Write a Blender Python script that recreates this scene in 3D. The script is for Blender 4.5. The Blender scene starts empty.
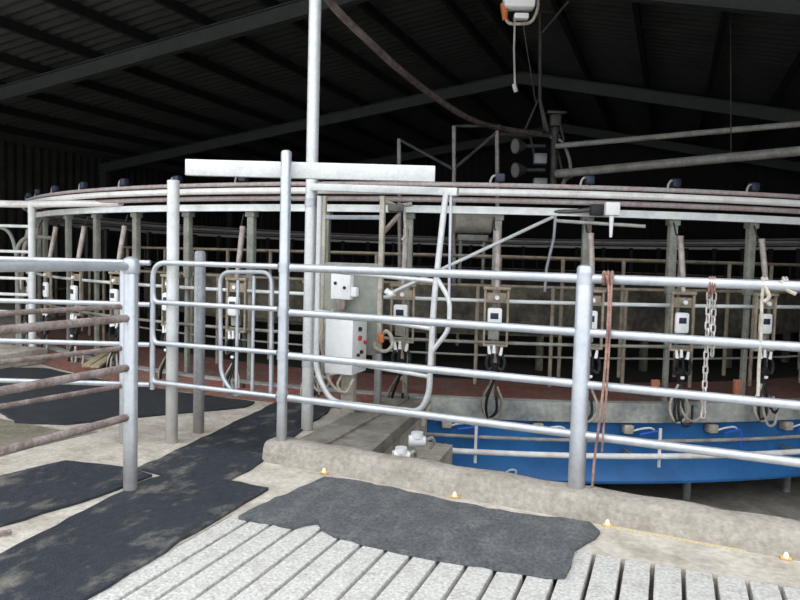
import bpy, bmesh, math, random
from mathutils import Vector, Matrix
random.seed(7)
PI = math.pi
COL = bpy.context.scene.collection
sc = bpy.context.scene

# ------------------------------------------------------------------ camera
F = 700.0; YAW = math.radians(21.1); HC = 257.0; ROLL = math.atan(0.027); EYE = 1.55
pitch = math.atan((300 - HC) / F)
fw = Vector((-math.sin(YAW) * math.cos(pitch), math.cos(YAW) * math.cos(pitch), -math.sin(pitch)))
rt = Vector((math.cos(YAW), math.sin(YAW), 0)); up = rt.cross(fw)
R_ = rt * math.cos(ROLL) + up * math.sin(ROLL)
U_ = -rt * math.sin(ROLL) + up * math.cos(ROLL)
cam_d = bpy.data.cameras.new('camera'); cam = bpy.data.objects.new('camera', cam_d); COL.objects.link(cam)
cam.matrix_world = Matrix(((R_.x, U_.x, -fw.x, 0), (R_.y, U_.y, -fw.y, 0), (R_.z, U_.z, -fw.z, EYE), (0, 0, 0, 1)))
cam_d.sensor_width = 36; cam_d.lens = F * 36 / 800; cam_d.clip_end = 200; cam_d.clip_start = 0.05
sc.camera = cam
EYEV = Vector((0, 0, EYE))
def ray(x, y): return fw * F + R_ * (x - 400) - U_ * (y - 300)
def onY(x, y, Y): d = ray(x, y); return EYEV + d * (Y / d.y)
def onZ(x, y, z=0.0): d = ray(x, y); return EYEV + d * ((z - EYE) / d.z)
def onD(x, y, D): return EYEV + ray(x, y) * (D / F)          # point at depth D

# ------------------------------------------------------------------ materials
def mat(name, col, rough=0.6, metal=0.0, noise=0.0, nscale=8.0, col2=None, dirt=None, dz=(0.1, 0.6), bump=0.0, bscale=60, spec=0.4, detail=6, lo=0.4, hi=0.62, stretch=None):
    m = bpy.data.materials.new(name); m.use_nodes = True
    nt = m.node_tree; N = nt.nodes; L = nt.links
    b = N['Principled BSDF']; b.inputs['Roughness'].default_value = rough; b.inputs['Metallic'].default_value = metal
    b.inputs['Specular IOR Level'].default_value = spec
    geo = N.new('ShaderNodeNewGeometry')
    out = None
    rgb = N.new('ShaderNodeRGB'); rgb.outputs[0].default_value = (*col, 1); out = rgb.outputs[0]
    src = geo.outputs['Position']
    if stretch:
        mp = N.new('ShaderNodeMapping'); mp.inputs['Scale'].default_value = stretch; L.new(src, mp.inputs['Vector']); vec = mp.outputs[0]
    else: vec = src
    if col2 is not None:
        n = N.new('ShaderNodeTexNoise'); n.inputs['Scale'].default_value = nscale; n.inputs['Detail'].default_value = detail; n.inputs['Roughness'].default_value = 0.65
        L.new(vec, n.inputs['Vector'])
        r = N.new('ShaderNodeValToRGB'); r.color_ramp.elements[0].position = lo; r.color_ramp.elements[1].position = hi
        L.new(n.outputs['Fac'], r.inputs['Fac'])
        mx = N.new('ShaderNodeMix'); mx.data_type = 'RGBA'; L.new(r.outputs['Color'], mx.inputs['Factor'])
        L.new(out, mx.inputs[6]); mx.inputs[7].default_value = (*col2, 1); out = mx.outputs[2]
    if noise:
        n = N.new('ShaderNodeTexNoise'); n.inputs['Scale'].default_value = nscale * 6; n.inputs['Detail'].default_value = 5
        L.new(vec, n.inputs['Vector'])
        mr = N.new('ShaderNodeMapRange'); mr.inputs[1].default_value = 0.3; mr.inputs[2].default_value = 0.7
        mr.inputs[3].default_value = 1 - noise; mr.inputs[4].default_value = 1 + noise; L.new(n.outputs['Fac'], mr.inputs[0])
        mx = N.new('ShaderNodeMix'); mx.data_type = 'RGBA'; mx.blend_type = 'MULTIPLY'; mx.inputs['Factor'].default_value = 1
        L.new(out, mx.inputs[6]); L.new(mr.outputs[0], mx.inputs[7]); out = mx.outputs[2]
    if dirt is not None:
        sx = N.new('ShaderNodeSeparateXYZ'); L.new(src, sx.inputs[0])
        n = N.new('ShaderNodeTexNoise'); n.inputs['Scale'].default_value = 9; n.inputs['Detail'].default_value = 4; L.new(src, n.inputs['Vector'])
        ad = N.new('ShaderNodeMath'); ad.operation = 'MULTIPLY_ADD'; L.new(n.outputs['Fac'], ad.inputs[0]); ad.inputs[1].default_value = 0.5; L.new(sx.outputs[2], ad.inputs[2])
        mr = N.new('ShaderNodeMapRange'); mr.inputs[1].default_value = dz[0] + .25; mr.inputs[2].default_value = dz[1] + .25; mr.inputs[3].default_value = 0.75; mr.inputs[4].default_value = 0
        L.new(ad.outputs[0], mr.inputs[0])
        mx = N.new('ShaderNodeMix'); mx.data_type = 'RGBA'; L.new(mr.outputs[0], mx.inputs['Factor'])
        L.new(out, mx.inputs[6]); mx.inputs[7].default_value = (*dirt, 1); out = mx.outputs[2]
    L.new(out, b.inputs['Base Color'])
    if bump:
        n = N.new('ShaderNodeTexNoise'); n.inputs['Scale'].default_value = bscale; n.inputs['Detail'].default_value = 6; L.new(src, n.inputs['Vector'])
        bp = N.new('ShaderNodeBump'); bp.inputs['Strength'].default_value = bump; bp.inputs['Distance'].default_value = 0.02
        L.new(n.outputs['Fac'], bp.inputs['Height']); L.new(bp.outputs[0], b.inputs['Normal'])
    return m
DIRT = (0.23, 0.19, 0.15)
M = dict(
 galv=mat('galvanised_steel', (.53, .56, .60), .36, .5, .06, 5, (.38, .42, .48), DIRT, (-.1, .55), lo=.45, hi=.8),
 galvlow=mat('galvanised_steel_dull', (.36, .38, .40), .45, .3, .12, 7, (.26, .28, .31), (.2, .17, .14), (.0, .9)),
 white=mat('weathered_white_steel', (.66, .68, .68), .42, .25, .08, 8, (.52, .54, .55), DIRT, (-.2, .5), lo=.45, hi=.8),
 whited=mat('weathered_white_steel_muddy', (.68, .70, .70), .42, .2, .06, 8, (.54, .56, .56), (.26, .22, .18), (.1, 1.1), lo=.45, hi=.8),
 rust=mat('rusty_pipe', (.20, .15, .135), .7, .15, .25, 10, (.34, .29, .27), spec=.3),
 ropeb=mat('rusty_rope', (.20, .115, .095), .9, 0, .35, 12, (.36, .22, .18)),
 slat=mat('pale_concrete_slat', (.58, .57, .545), .9, 0, .28, 9, (.42, .40, .37), bump=.5, bscale=70, spec=.2, lo=.5, hi=.75),
 conc=mat('yard_concrete', (.54, .50, .44), .9, 0, .16, 4, (.33, .29, .24), bump=.4, bscale=50, spec=.2, lo=.4, hi=.7),
 kerb=mat('kerb_concrete', (.385, .355, .31), .9, 0, .17, 5, (.27, .24, .205), bump=.6, bscale=40, spec=.2, lo=.42, hi=.72),
 ledge=mat('damp_concrete', (.30, .28, .24), .85, 0, .16, 5, (.20, .185, .16), bump=.3, spec=.25),
 void=mat('dark_void', (.012, .011, .01), .9),
 pit=mat('pit_concrete', (.36, .34, .30), .75, 0, .15, 3, (.24, .22, .19), spec=.3),
 mat1=mat('black_rubber_mat', (.028, .033, .043), .62, 0, .25, 3.2, (.21, .20, .17), bump=.5, bscale=90, spec=.35, lo=.53, hi=.74, stretch=(1.5, .9, 1)),
 mat2=mat('black_rubber_mat_clean', (.027, .031, .038), .6, 0, .3, 3, (.052, .055, .06), bump=.5, bscale=80, spec=.35, lo=.5, hi=.8),
 mat3=mat('worn_grey_mat', (.095, .10, .107), .75, 0, .3, 8, (.16, .165, .17), bump=.9, bscale=45, spec=.25, lo=.45, hi=.75, stretch=(1, .6, 1)),
 deck=mat('red_brown_deck', (.20, .075, .06), .75, 0, .3, 4, (.17, .13, .11), spec=.3, lo=.42, hi=.66),
 rim=mat('grey_green_rim_concrete', (.40, .41, .375), .8, 0, .15, 3.2, (.17, .18, .185), spec=.25, lo=.42, hi=.68),
 blue=mat('blue_painted_skirt', (.035, .19, .49), .42, 0, .05, 2, (.025, .14, .39), spec=.4),
 bluepipe=mat('blue_hose', (.03, .12, .60), .4),
 pipep=mat('dusty_pink_pipe', (.42, .32, .31), .6, 0, .2, 4, (.45, .42, .41)),
 pipew=mat('milky_white_pipe', (.88, .87, .85), .45, 0, .08, 2, (.58, .50, .47), lo=.5, hi=.75),
 beamg=mat('grey_ring_beam', (.80, .83, .82), .5, .1, .08, 2, (.52, .54, .53), lo=.5, hi=.75),
 bail=mat('dull_bail_steel', (.33, .35, .31), .6, .1, .15, 6, (.24, .23, .195)),
 tan=mat('tan_dirty_steel', (.38, .32, .245), .7, 0, .2, 8, (.25, .20, .15)),
 arm=mat('stained_cylinder', (.50, .46, .43), .5, .1, .15, 9, (.34, .27, .24)),
 dark=mat('black_rubber', (.015, .015, .016), .5),
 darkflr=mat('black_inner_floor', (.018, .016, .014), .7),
 trough=mat('brown_trough', (.13, .12, .085), .8, 0, .4, 2.5, (.05, .045, .038)),
 puls=mat('dark_blue_pulsator', (.02, .03, .055), .4),
 plastic=mat('white_plastic', (.92, .93, .93), .4, 0, .04, 10, (.80, .81, .80), lo=.5, hi=.8),
 creamhose=mat('cream_hose', (.50, .46, .39), .5, 0, .15, 12, (.32, .28, .23)),
 panel=mat('beige_panel', (.33, .33, .29), .6, .1, .1, 3, (.25, .27, .245)),
 orange=mat('orange_cap', (.55, .16, .05), .5),
 terra=mat('terracotta_block', (.42, .16, .09), .8, 0, .15, 10, (.32, .12, .08)),
 red=mat('red_button', (.55, .05, .07), .4),
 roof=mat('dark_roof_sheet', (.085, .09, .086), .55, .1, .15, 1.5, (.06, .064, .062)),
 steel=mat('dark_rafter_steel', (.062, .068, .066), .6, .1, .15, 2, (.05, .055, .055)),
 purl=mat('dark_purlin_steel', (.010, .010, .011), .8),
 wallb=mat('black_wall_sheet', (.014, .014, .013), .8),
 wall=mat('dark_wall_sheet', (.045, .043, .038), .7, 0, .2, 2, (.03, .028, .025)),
 machine=mat('dim_machine_grey', (.12, .12, .11), .5, .2, .2, 5, (.07, .07, .065)),
 pipedim=mat('dusty_overhead_pipe', (.46, .45, .42), .55, .1, .15, 5, (.32, .29, .26)),
 hoseb=mat('brown_overhead_hose', (.30, .235, .215), .6, 0, .2, 6, (.13, .105, .10)),
 lens=mat('lamp_glass', (.35, .35, .33), .15),
 yeld=mat('faded_yellow_paint', (.55, .45, .25), .7, 0, .3, 30, (.50, .45, .36)),
 yel=mat('yellow_orange_paint', (.75, .45, .10), .6, 0, .1, 30, (.55, .40, .18)),
 bolt=mat('bright_bolt_cap', (.85, .78, .60), .4),
 cream=mat('cream_dirty_steel', (.50, .47, .40), .6, .05, .12, 8, (.36, .33, .27)),
 mud=mat('olive_mud', (.17, .15, .11), .7, 0, .3, 6, (.24, .22, .18)),
 farshade=mat('far_shade_steel', (.055, .055, .05), .7, 0, .2, 6, (.035, .033, .03)),  # near-black steel for far posts, interior shade put into the colour
 wood=mat('pale_plank', (.45, .38, .25), .8, 0, .15, 20, (.32, .26, .17)),
 chain=mat('zinc_chain', (.66, .64, .62), .4, .3, .15, 30, (.42, .38, .36)),
 paintw=mat('white_paint', (.7, .75, .8), .5),
)

# ------------------------------------------------------------------ mesh helpers
class MB:
    def __init__(s): s.v = []; s.f = []
    def add(s, vs, fs):
        o = len(s.v); s.v += [tuple(v) for v in vs]; s.f += [tuple(i + o for i in f) for f in fs]; return s
    def box(s, c, d, rz=0.0, bev=0.0, tilt=None):
        hx, hy, hz = d[0] / 2, d[1] / 2, d[2] / 2
        bm = bmesh.new(); bmesh.ops.create_cube(bm, size=1)
        for v in bm.verts: v.co = Vector((v.co.x * d[0], v.co.y * d[1], v.co.z * d[2]))
        if bev: bmesh.ops.bevel(bm, geom=bm.edges[:], offset=min(bev, min(d) * .45), segments=2, affect='EDGES', profile=.5)
        mt = Matrix.Translation(Vector(c)) @ Matrix.Rotation(rz, 4, 'Z')
        if tilt is not None: mt = mt @ tilt
        bm.transform(mt); bm.verts.index_update()
        s.add([v.co for v in bm.verts], [[v.index for v in f.verts] for f in bm.faces]); bm.free(); return s
    def tube(s, pts, r, n=12, closed=False, cap=True, rs=None):
        P = [Vector(p) for p in pts]; m = len(P); rings = []
        ref = None
        for i, p in enumerate(P):
            if closed: t = (P[(i + 1) % m] - P[i - 1]).normalized()
            elif i == 0: t = (P[1] - P[0]).normalized()
            elif i == m - 1: t = (P[-1] - P[-2]).normalized()
            else: t = ((P[i + 1] - p).normalized() + (p - P[i - 1]).normalized()).normalized()
            if ref is None:
                a = Vector((0, 0, 1)) if abs(t.z) < .9 else Vector((1, 0, 0))
                ref = (a - t * a.dot(t)).normalized()
            else: ref = (ref - t * ref.dot(t)).normalized()
            b = t.cross(ref); rr = rs[i] if rs else r
            rings.append([p + (ref * math.cos(2 * PI * k / n) + b * math.sin(2 * PI * k / n)) * rr for k in range(n)])
        vs = [v for rg in rings for v in rg]; fs = []
        for i in range(m if closed else m - 1):
            j = (i + 1) % m
            for k in range(n): fs.append((i * n + k, i * n + (k + 1) % n, j * n + (k + 1) % n, j * n + k))
        if cap and not closed:
            fs.append(tuple(range(n - 1, -1, -1))); fs.append(tuple((m - 1) * n + k for k in range(n)))
        return s.add(vs, fs)
    def post(s, x, y, z0, z1, r, n=20, dome=.5):
        rs = [(z0, r), (z1 - r * dome, r), (z1 - r * dome * .4, r * .85), (z1 - r * dome * .1, r * .5), (z1, r * .05)]
        return s.tube([(x, y, z) for z, _ in rs], r, n, rs=[q for _, q in rs])
    def prism(s, poly, z0, z1):
        n = len(poly)
        a = sum(poly[i][0] * poly[(i + 1) % n][1] - poly[(i + 1) % n][0] * poly[i][1] for i in range(n))
        if a < 0: poly = poly[::-1]
        vs = [(p[0], p[1], z1) for p in poly] + [(p[0], p[1], z0) for p in poly]
        fs = [tuple(range(n)), tuple(range(2 * n - 1, n - 1, -1))]
        for i in range(n): fs.append((i, i + n, (i + 1) % n + n, (i + 1) % n))
        return s.add(vs, fs)
    def annulus(s, c, r0, r1, z0, z1, n=180):
        vs = []; fs = []
        for i in range(n):
            a = 2 * PI * i / n; cc, ss = math.cos(a), math.sin(a)
            vs += [(c[0] + r0 * cc, c[1] + r0 * ss, z0), (c[0] + r1 * cc, c[1] + r1 * ss, z0), (c[0] + r1 * cc, c[1] + r1 * ss, z1), (c[0] + r0 * cc, c[1] + r0 * ss, z1)]
        for i in range(n):
            j = (i + 1) % n
            for k in range(4): fs.append((i * 4 + k, j * 4 + k, j * 4 + (k + 1) % 4, i * 4 + (k + 1) % 4))
        return s.add(vs, fs)
    def mesh(s, name, m):
        me = bpy.data.meshes.new(name); me.from_pydata(s.v, [], s.f); me.materials.append(m)
        bm = bmesh.new(); bm.from_mesh(me); bmesh.ops.recalc_face_normals(bm, faces=bm.faces[:])
        bm.to_mesh(me); bm.free()
        me.polygons.foreach_set('use_smooth', [True] * len(me.polygons)); me.set_sharp_from_angle(angle=math.radians(35)); me.update()
        return me
    def build(s, name, m, parent=None, world=False):
        o = bpy.data.objects.new(name, s.mesh(name, m)); COL.objects.link(o)
        if parent is not None:
            o.parent = parent
            if world: o.location = -Vector(parent.location)
        return o
def tag(o, label=None, cat=None, group=None, kind=None):
    if label: o['label'] = label
    if cat: o['category'] = cat
    if group: o['group'] = group
    if kind: o['kind'] = kind
    return o
def thing(name, label, cat, loc=(0, 0, 0), rz=0.0, group=None):
    o = bpy.data.objects.new(name, None); COL.objects.link(o); o.location = loc; o.rotation_euler = (0, 0, rz); o.empty_display_size = .1
    return tag(o, label, cat, group)
def struct(name, mb, m, label, cat):
    return tag(mb.build(name, m), label, cat, kind='structure')
def copy_tree(o, parent=None):
    c = o.copy(); COL.objects.link(c); c.parent = parent
    for ch in o.children: copy_tree(ch, c)
    return c
def fillet(pts, r, n=6, closed=False):
    P = [Vector(p) for p in pts]; out = []
    m = len(P)
    for i, p in enumerate(P):
        if not closed and i in (0, m - 1): out.append(p); continue
        a = P[i - 1] - p; b = P[(i + 1) % m] - p
        q = min(r, a.length * .49, b.length * .49); s_, e_ = p + a.normalized() * q, p + b.normalized() * q
        for k in range(n + 1):
            t = k / n; out.append(s_ * (1 - t) ** 2 + p * 2 * t * (1 - t) + e_ * t * t)
    return out
def spline(pts, n=8):
    P = [Vector(p) for p in pts]; P = [P[0] * 2 - P[1]] + P + [P[-1] * 2 - P[-2]]; out = []
    for i in range(1, len(P) - 2):
        for k in range(n):
            t = k / n; a, b, c, d = P[i - 1], P[i], P[i + 1], P[i + 2]
            out.append(.5 * ((2 * b) + (c - a) * t + (2 * a - 5 * b + 4 * c - d) * t * t + (3 * b - a - 3 * c + d) * t ** 3))
    out.append(P[-2]); return out

# ------------------------------------------------------------------ ring constants
CX, CY, RR, A0, DA = -4.294, 15.672, 9.053, -2.003, 0.104
def ringp(k, r, z): a = A0 + k * DA; return Vector((CX + r * math.cos(a), CY + r * math.sin(a), z))
def arc_at(x, r): return CY - math.sqrt(r * r - (x - CX) ** 2)

# ------------------------------------------------------------------ setting: floors
RG = 9.12
poly = [(-17.55, -12), (-2.36, -12), (-2.36, 4.5), (-2.04, 4.5)]
a_end = math.atan2(arc_at(-2.28, RG) - CY, -2.28 - CX)
for i in range(61):
    a = a_end + (-PI - a_end) * i / 60
    poly.append((CX + RG * math.cos(a), CY + RG * math.sin(a)))
poly.append((-17.55, CY))
struct('floor', MB().prism(poly, -1.3, 0), M['conc'], 'pale dirty concrete yard floor around the rubber mats', 'floor')
struct('floor_apron', MB().prism([(-2.36, 3.79), (11, 3.79), (11, 4.5), (-2.36, 4.5)], -1.3, 0), M['conc'], 'concrete apron strip between slatted floor and kerb', 'floor')
sl = MB(); x = -2.36
SP = 0.1467; x0 = -2.367 + .002
for i in range(60):
    xa = x0 + i * SP
    ye = 3.79 if xa > -2.3 else 3.45
    sl.box((xa + SP / 2, (ye - 2.5) / 2, -.06), (SP - .021, ye + 2.5, .12), bev=.006)
struct('slatted_floor', sl, M['slat'], 'pale speckled concrete slats with dark gaps in the foreground', 'slatted floor')
struct('slurry_channel', MB().box((4.3, .6, -.5), (13.4, 6.4, .1)), M['void'], 'dark channel below the concrete slats', 'channel')
struct('floor_patch', MB().prism([(-2.37, 3.44), (-2.215, 3.44), (-2.215, 3.80), (-2.37, 3.80)], -.2, -.001), M['conc'], 'concrete infill beside the slat ends', 'floor')
struct('floor_rear', MB().prism([(-2.36, -12), (11, -12), (11, -2.5), (-2.36, -2.5)], -1.3, 0), M['conc'], 'concrete yard floor behind the slatted area', 'floor')
struct('pit_floor', MB().prism([(-2.0, 4.45), (11, 4.45), (11, 27), (-17.5, 27), (-17.5, 15.7), (-14, 13), (-2.0, 6)], -1.3, -1.1), M['pit'], 'dim wet concrete floor of the operator pit under the platform', 'floor')

rm = MB(); vs = []; a1 = math.atan2(-8.0, -5.3)
for i in range(41):
    a = (a_end - .03) + (a1 - a_end + .03) * i / 40; c_, s_ = math.cos(a), math.sin(a)
    vs += [(CX + 9.10 * c_, CY + 9.10 * s_, .10), (CX + 9.42 * c_, CY + 9.42 * s_, .012), (CX + 9.42 * c_, CY + 9.42 * s_, -.05), (CX + 9.10 * c_, CY + 9.10 * s_, -.05)]
rm.add(vs, [(4 * i + k, 4 * i + 4 + k, 4 * i + 4 + (k + 1) % 4, 4 * i + (k + 1) % 4) for i in range(40) for k in range(4)] + [(0, 1, 2, 3), (160, 161, 162, 163)])
struct('entry_ramp', rm, M['deck'], 'red brown ramp strip between yard floor and platform edge', 'ramp')
# kerb under the right fence (rounded trapezoid, slightly off the fence line)
kb = MB(); ka = (-2.76, 4.42, 4.60); kz = (6.0, 3.50, 3.70)
sec = [(0, 0), (.022, .11), (.042, .142), (.075, .155), (.20, .155), (.235, .13), (.24, 0)]
rings = []; NS = 60
for i in range(NS + 1):
    t = i / NS; X = -2.78 + t * 8.9; Yf = 4.43 - (X + 2.78) * .082
    j = .006 * math.sin(i * 1.7) + random.uniform(-.004, .004)
    e = 1.0 if i > 0 else .93
    rings.append([(X + (0 if i else .0), Yf + s_[0] + (j if s_[1] > 0 else 0), s_[1] * e + (j * .6 if s_[1] > 0 else -.02)) for s_ in sec])
vs = [v for r in rings for v in r]; n = len(sec)
fs = [(i * n + k, i * n + (k + 1) % n, (i + 1) * n + (k + 1) % n, (i + 1) * n + k) for i in range(NS) for k in range(n)]
fs += [tuple(range(n)), tuple(NS * n + k for k in range(n))]
kb.add(vs, fs)
struct('kerb', kb, M['kerb'], 'rough sloping concrete kerb along the foot of the right fence', 'kerb')
def kerb_front(X): return 4.43 - (X + 2.78) * .082
kp = MB(); kp.prism([(-2.66, 4.66), (-2.40, 4.66), (-2.46, 6.78), (-2.72, 6.74)], -.02, .105)
struct('pit_kerb', kp, M['ledge'], 'low concrete kerb block running from post to the platform beside the mat', 'kerb')
struct('pit_ledge', MB().prism([(-2.40, 4.6), (-2.02, 4.6), (-2.27, 6.82), (-2.46, 6.78)], -.02, .085), M['ledge'], 'smooth grey concrete ledge at the edge of the pit', 'ledge')
struct('pit_pier', MB().prism([(-2.16, 5.72), (-1.80, 5.72), (-1.84, 6.25), (-2.2, 6.25)], -1.1, -.20), M['conc'], 'pale concrete pier in the pit below the valve fittings', 'pier')
struct('paint_line', MB().prism([(-.30, kerb_front(-.30) - .03), (-.30, kerb_front(-.30) + .01), (.45, kerb_front(.45) + .01), (.45, kerb_front(.45) - .012)], -.01, .006), M['yeld'], 'thin yellow line along the kerb foot between two bolts', 'painted line')

# ------------------------------------------------------------------ building shell
XL, XR, XRIDGE = -17.6, 10.0, -3.8
def rafz(X): return 6.03 - (.146 if X < XRIDGE else .205) * abs(X - XRIDGE)      # rafter underside
Y0, Y1 = 4.0, 27.0
def corr(name, P0, dirA, lenA, dirB, lenB, nrm, period, amp, m, label, cat):
    # sheet spanned by A (ribs run along A) and B (ribs repeat along B)
    vs = []; fs = []; nseg = int(lenB / period) * 4
    off = [0, 1, 1, 0]
    for i in range(nseg + 1):
        b = i * period / 4; o = nrm * (amp * off[i % 4])
        p = P0 + dirB * b + o; vs += [p, p + dirA * lenA]
    for i in range(nseg): fs.append((2 * i, 2 * i + 1, 2 * i + 3, 2 * i + 2))
    return struct(name, MB().add(vs, fs), m, label, cat)
dz = .30 + .17
for side, nm in ((-1, 'left'), (1, 'right')):
    xe = XL if side < 0 else XR; L_ = abs(xe - XRIDGE)
    P0 = Vector((XRIDGE, Y0, 6.03 + dz)); A = Vector((side, 0, -.146 if side < 0 else -.205)).normalized()
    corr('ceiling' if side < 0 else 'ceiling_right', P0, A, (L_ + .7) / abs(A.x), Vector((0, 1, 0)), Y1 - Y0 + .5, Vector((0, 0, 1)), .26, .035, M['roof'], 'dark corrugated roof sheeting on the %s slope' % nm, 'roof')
    np_ = int(L_ / 1.35)
    for i in range(np_ + 1):
        X = XRIDGE + side * (.35 + i * 1.35)
        if abs(X - XRIDGE) > L_: continue
        zz = rafz(X) + .30
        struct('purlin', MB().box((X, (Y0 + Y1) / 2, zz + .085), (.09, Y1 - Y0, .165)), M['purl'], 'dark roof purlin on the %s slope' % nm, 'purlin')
    for Y in (4.2, 11.0, 18.0, 25.0):
        mb = MB()
        xa, xb = XRIDGE, xe
        for (h0, h1, w) in ((0, .02, .16), (.02, .28, .03), (.28, .30, .16)):
            vs = []
            for X in (xa, xb):
                z = rafz(X)
                vs += [(X, Y - w / 2, z + h0), (X, Y + w / 2, z + h0), (X, Y + w / 2, z + h1), (X, Y - w / 2, z + h1)]
            mb.add(vs, [(0, 1, 2, 3), (4, 7, 6, 5), (0, 4, 5, 1), (1, 5, 6, 2), (2, 6, 7, 3), (3, 7, 4, 0)])
        struct('rafter', mb, M['steel'], 'grey steel portal rafter, %s half' % nm, 'rafter')
    for Y in (11.0, 18.0, 25.0):
        X = xe - side * .2
        struct('portal_column', MB().box((X, Y, (rafz(X) + .02 - 1.3 * (side > 0)) / 2), (.25, .18, rafz(X) + .02 + 1.3 * (side > 0))), M['steel'], 'steel portal column on the %s wall' % nm, 'column')
corr('wall_left', Vector((XL, Y0, -1.3)), Vector((0, 0, 1)), rafz(XL) + 1.86, Vector((0, 1, 0)), Y1 - Y0, Vector((-1, 0, 0)), .30, .04, M['wall'], 'dark corrugated side wall on the left', 'wall')
corr('wall_right', Vector((XR, Y0, -1.3)), Vector((0, 0, 1)), rafz(XR) + 1.75, Vector((0, 1, 0)), Y1 - Y0, Vector((1, 0, 0)), .30, .04, M['wall'], 'dark corrugated side wall on the right', 'wall')
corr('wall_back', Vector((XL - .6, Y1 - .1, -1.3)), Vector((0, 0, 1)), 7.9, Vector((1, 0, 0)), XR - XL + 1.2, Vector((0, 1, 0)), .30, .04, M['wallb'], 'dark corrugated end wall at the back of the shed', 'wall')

# ------------------------------------------------------------------ mats
def mat_thing(name, pts, m, label, h=.02, z=0.0, jitter=.012, seg=.12, cat='mat'):
    P = []; n = len(pts)
    for i in range(n):
        a, b = Vector(pts[i]), Vector(pts[(i + 1) % n]); k = max(1, int((b - a).length / seg))
        for q in range(k):
            p = a.lerp(b, q / k); P.append((p.x + random.uniform(-jitter, jitter), p.y + random.uniform(-jitter, jitter)))
    o = MB().prism(P, z + .001, z + h).build(name, m)
    return tag(o, label, cat)
def px(*l): return [tuple(onZ(x, y)[:2]) for x, y in l]
mat_thing('rubber_mat', px((-60, 590), (0, 556), (70, 520), (150, 480), (167, 477), (224, 482), (270, 490), (180, 543), (90, 600), (-40, 690), (-200, 690)), M['mat1'], 'black rubber mat smeared with dried mud in the left foreground', .018)
mat_thing('rubber_mat', px((138, 470), (275, 404), (300, 402), (334, 403), (326, 414), (300, 432), (275, 455), (250, 471), (225, 483), (168, 478)), M['mat1'], 'black rubber mat between the short posts and the tall beam post, running toward the platform', .016)
mat_thing('rubber_mat', px((-60, 478), (0, 478), (66, 462), (122, 469), (152, 477), (100, 497), (0, 528), (-60, 545)), M['mat1'], 'black rubber mat behind the round-capped corner post, at left edge', .018)
mat_thing('rubber_mat', [(-8.0, 6.3), (-7.38, 6.62), (-6.45, 6.4), (-4.9, 6.18), (-3.95, 6.15), (-3.9, 5.9), (-4.35, 5.35), (-4.88, 4.60), (-5.3, 4.45), (-6.3, 4.95)], M['mat2'], 'large clean black rubber mat on the floor in front of the platform entrance', .022)
mat_thing('worn_mat', px((240, 519), (250, 512), (300, 491), (325, 480), (350, 482), (400, 492), (455, 505), (510, 515), (560, 521), (590, 526), (599, 534), (588, 545), (575, 552), (572, 568), (563, 578), (545, 580), (500, 572), (450, 563), (400, 554), (365, 546), (332, 538), (320, 532), (317, 525), (295, 530), (262, 524)), M['mat3'], 'worn grey textured mat with torn edges lying over the slats and apron', .022, jitter=.014, seg=.07)

struct('mud_patch', MB().prism(px((-70, 416), (0, 419), (60, 430), (98, 432), (40, 446), (-10, 455), (-70, 460)), -.01, .004), M['mud'], 'damp olive mud on the concrete at left, beyond the near fence', 'mud')
# ------------------------------------------------------------------ fences
PR = .0235
def clampring(mb, x, y, z, r): mb.tube([(x, y, z - .035), (x, y, z + .035)], r + .006, 20)
def fence(name, a, b, zs, posts, label, group=None, mats=None, pr=.05, top=1.53, z0=0.0, r=PR, cap_post=None, zb=None):
    a = Vector(a); b = Vector(b)
    t = thing(name, label, 'fence', (a.x, a.y, z0), 0, group)
    for i, z in enumerate(zs):
        zz = z if zb is None else zb[i]
        mb = MB().tube([Vector((a.x, a.y, z)) - t.location, a.lerp(b, .5).to_3d().xy.to_3d() + Vector((0, 0, (z + zz) / 2)) - t.location, Vector((b.x, b.y, zz)) - t.location], r if i == 0 else r * .92, 14)
        mb.build('rail', (mats[i] if mats else M['galv']), t)
    for (x, y, zt, rr, pb) in posts:
        pm = MB().post(x - t.location.x, y - t.location.y, pb - z0, zt - z0, rr, 24)
        po = pm.build('post', M['galv'], t)
        for z in zs[:1]:
            w = MB(); clampring(w, x - t.location.x, y - t.location.y, z - z0, rr * .92); w.build('rail_collar', M['galv'], po)
    return t
def fy(X): return 4.505 - (X + 2.62) * .056
FY = 4.36
ZS = (1.45, 1.12, .80, .485)
fence('pipe_fence', (-2.60, fy(-2.60)), (5.9, fy(5.9)), ZS, [(-.487, fy(-.487), 1.535, .052, .12), (1.65, fy(1.65), 1.535, .052, .1), (3.8, fy(3.8), 1.535, .052, .1), (5.86, fy(5.86), 1.535, .052, .1)],
      'galvanised four-rail pipe fence on the kerb, right of the tall beam post', r=.029)
RB = M['rust']
nf = fence('pipe_fence', (-3.17, 3.50), (-3.23, .2), (1.445, 1.12, .806, .49), [(-3.17, 3.50, 1.43, .043, 0), (-3.23, .22, 1.48, .05, 0)],
      'near fence with thick pale top rail and rusty lower rails, ending at a round-capped post', mats=[M['galv'], RB, RB, RB], r=.027)
capo = [o for o in nf.children if o.name.startswith('post')][0]
MB().tube([(0, 0, z) for z in (1.40, 1.41, 1.46, 1.49, 1.503, 1.507)], .05, 24, rs=[.046, .052, .053, .046, .028, .004]).build('round_cap', M['galv'], capo)
fence('pipe_fence', (-4.02, 4.40), (-4.45, 1.6), (1.42, 1.10, .77, .47), [(-4.02, 4.38, 1.44, .045, 0), (-4.45, 1.6, 1.47, .05, 0)],
      'farther fence of thin rusty brown rails seen through the near one at left', mats=[M['galv'], RB, RB, RB], r=.021)
fence('pipe_fence', (-3.84, 4.45), (-6.9, 3.28), (1.45, 1.12, .80, .48), [(-6.9, 3.28, 1.48, .045, 0)],
      'pale galvanised level rails crossing behind the rusty fences at left', r=.022)

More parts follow.
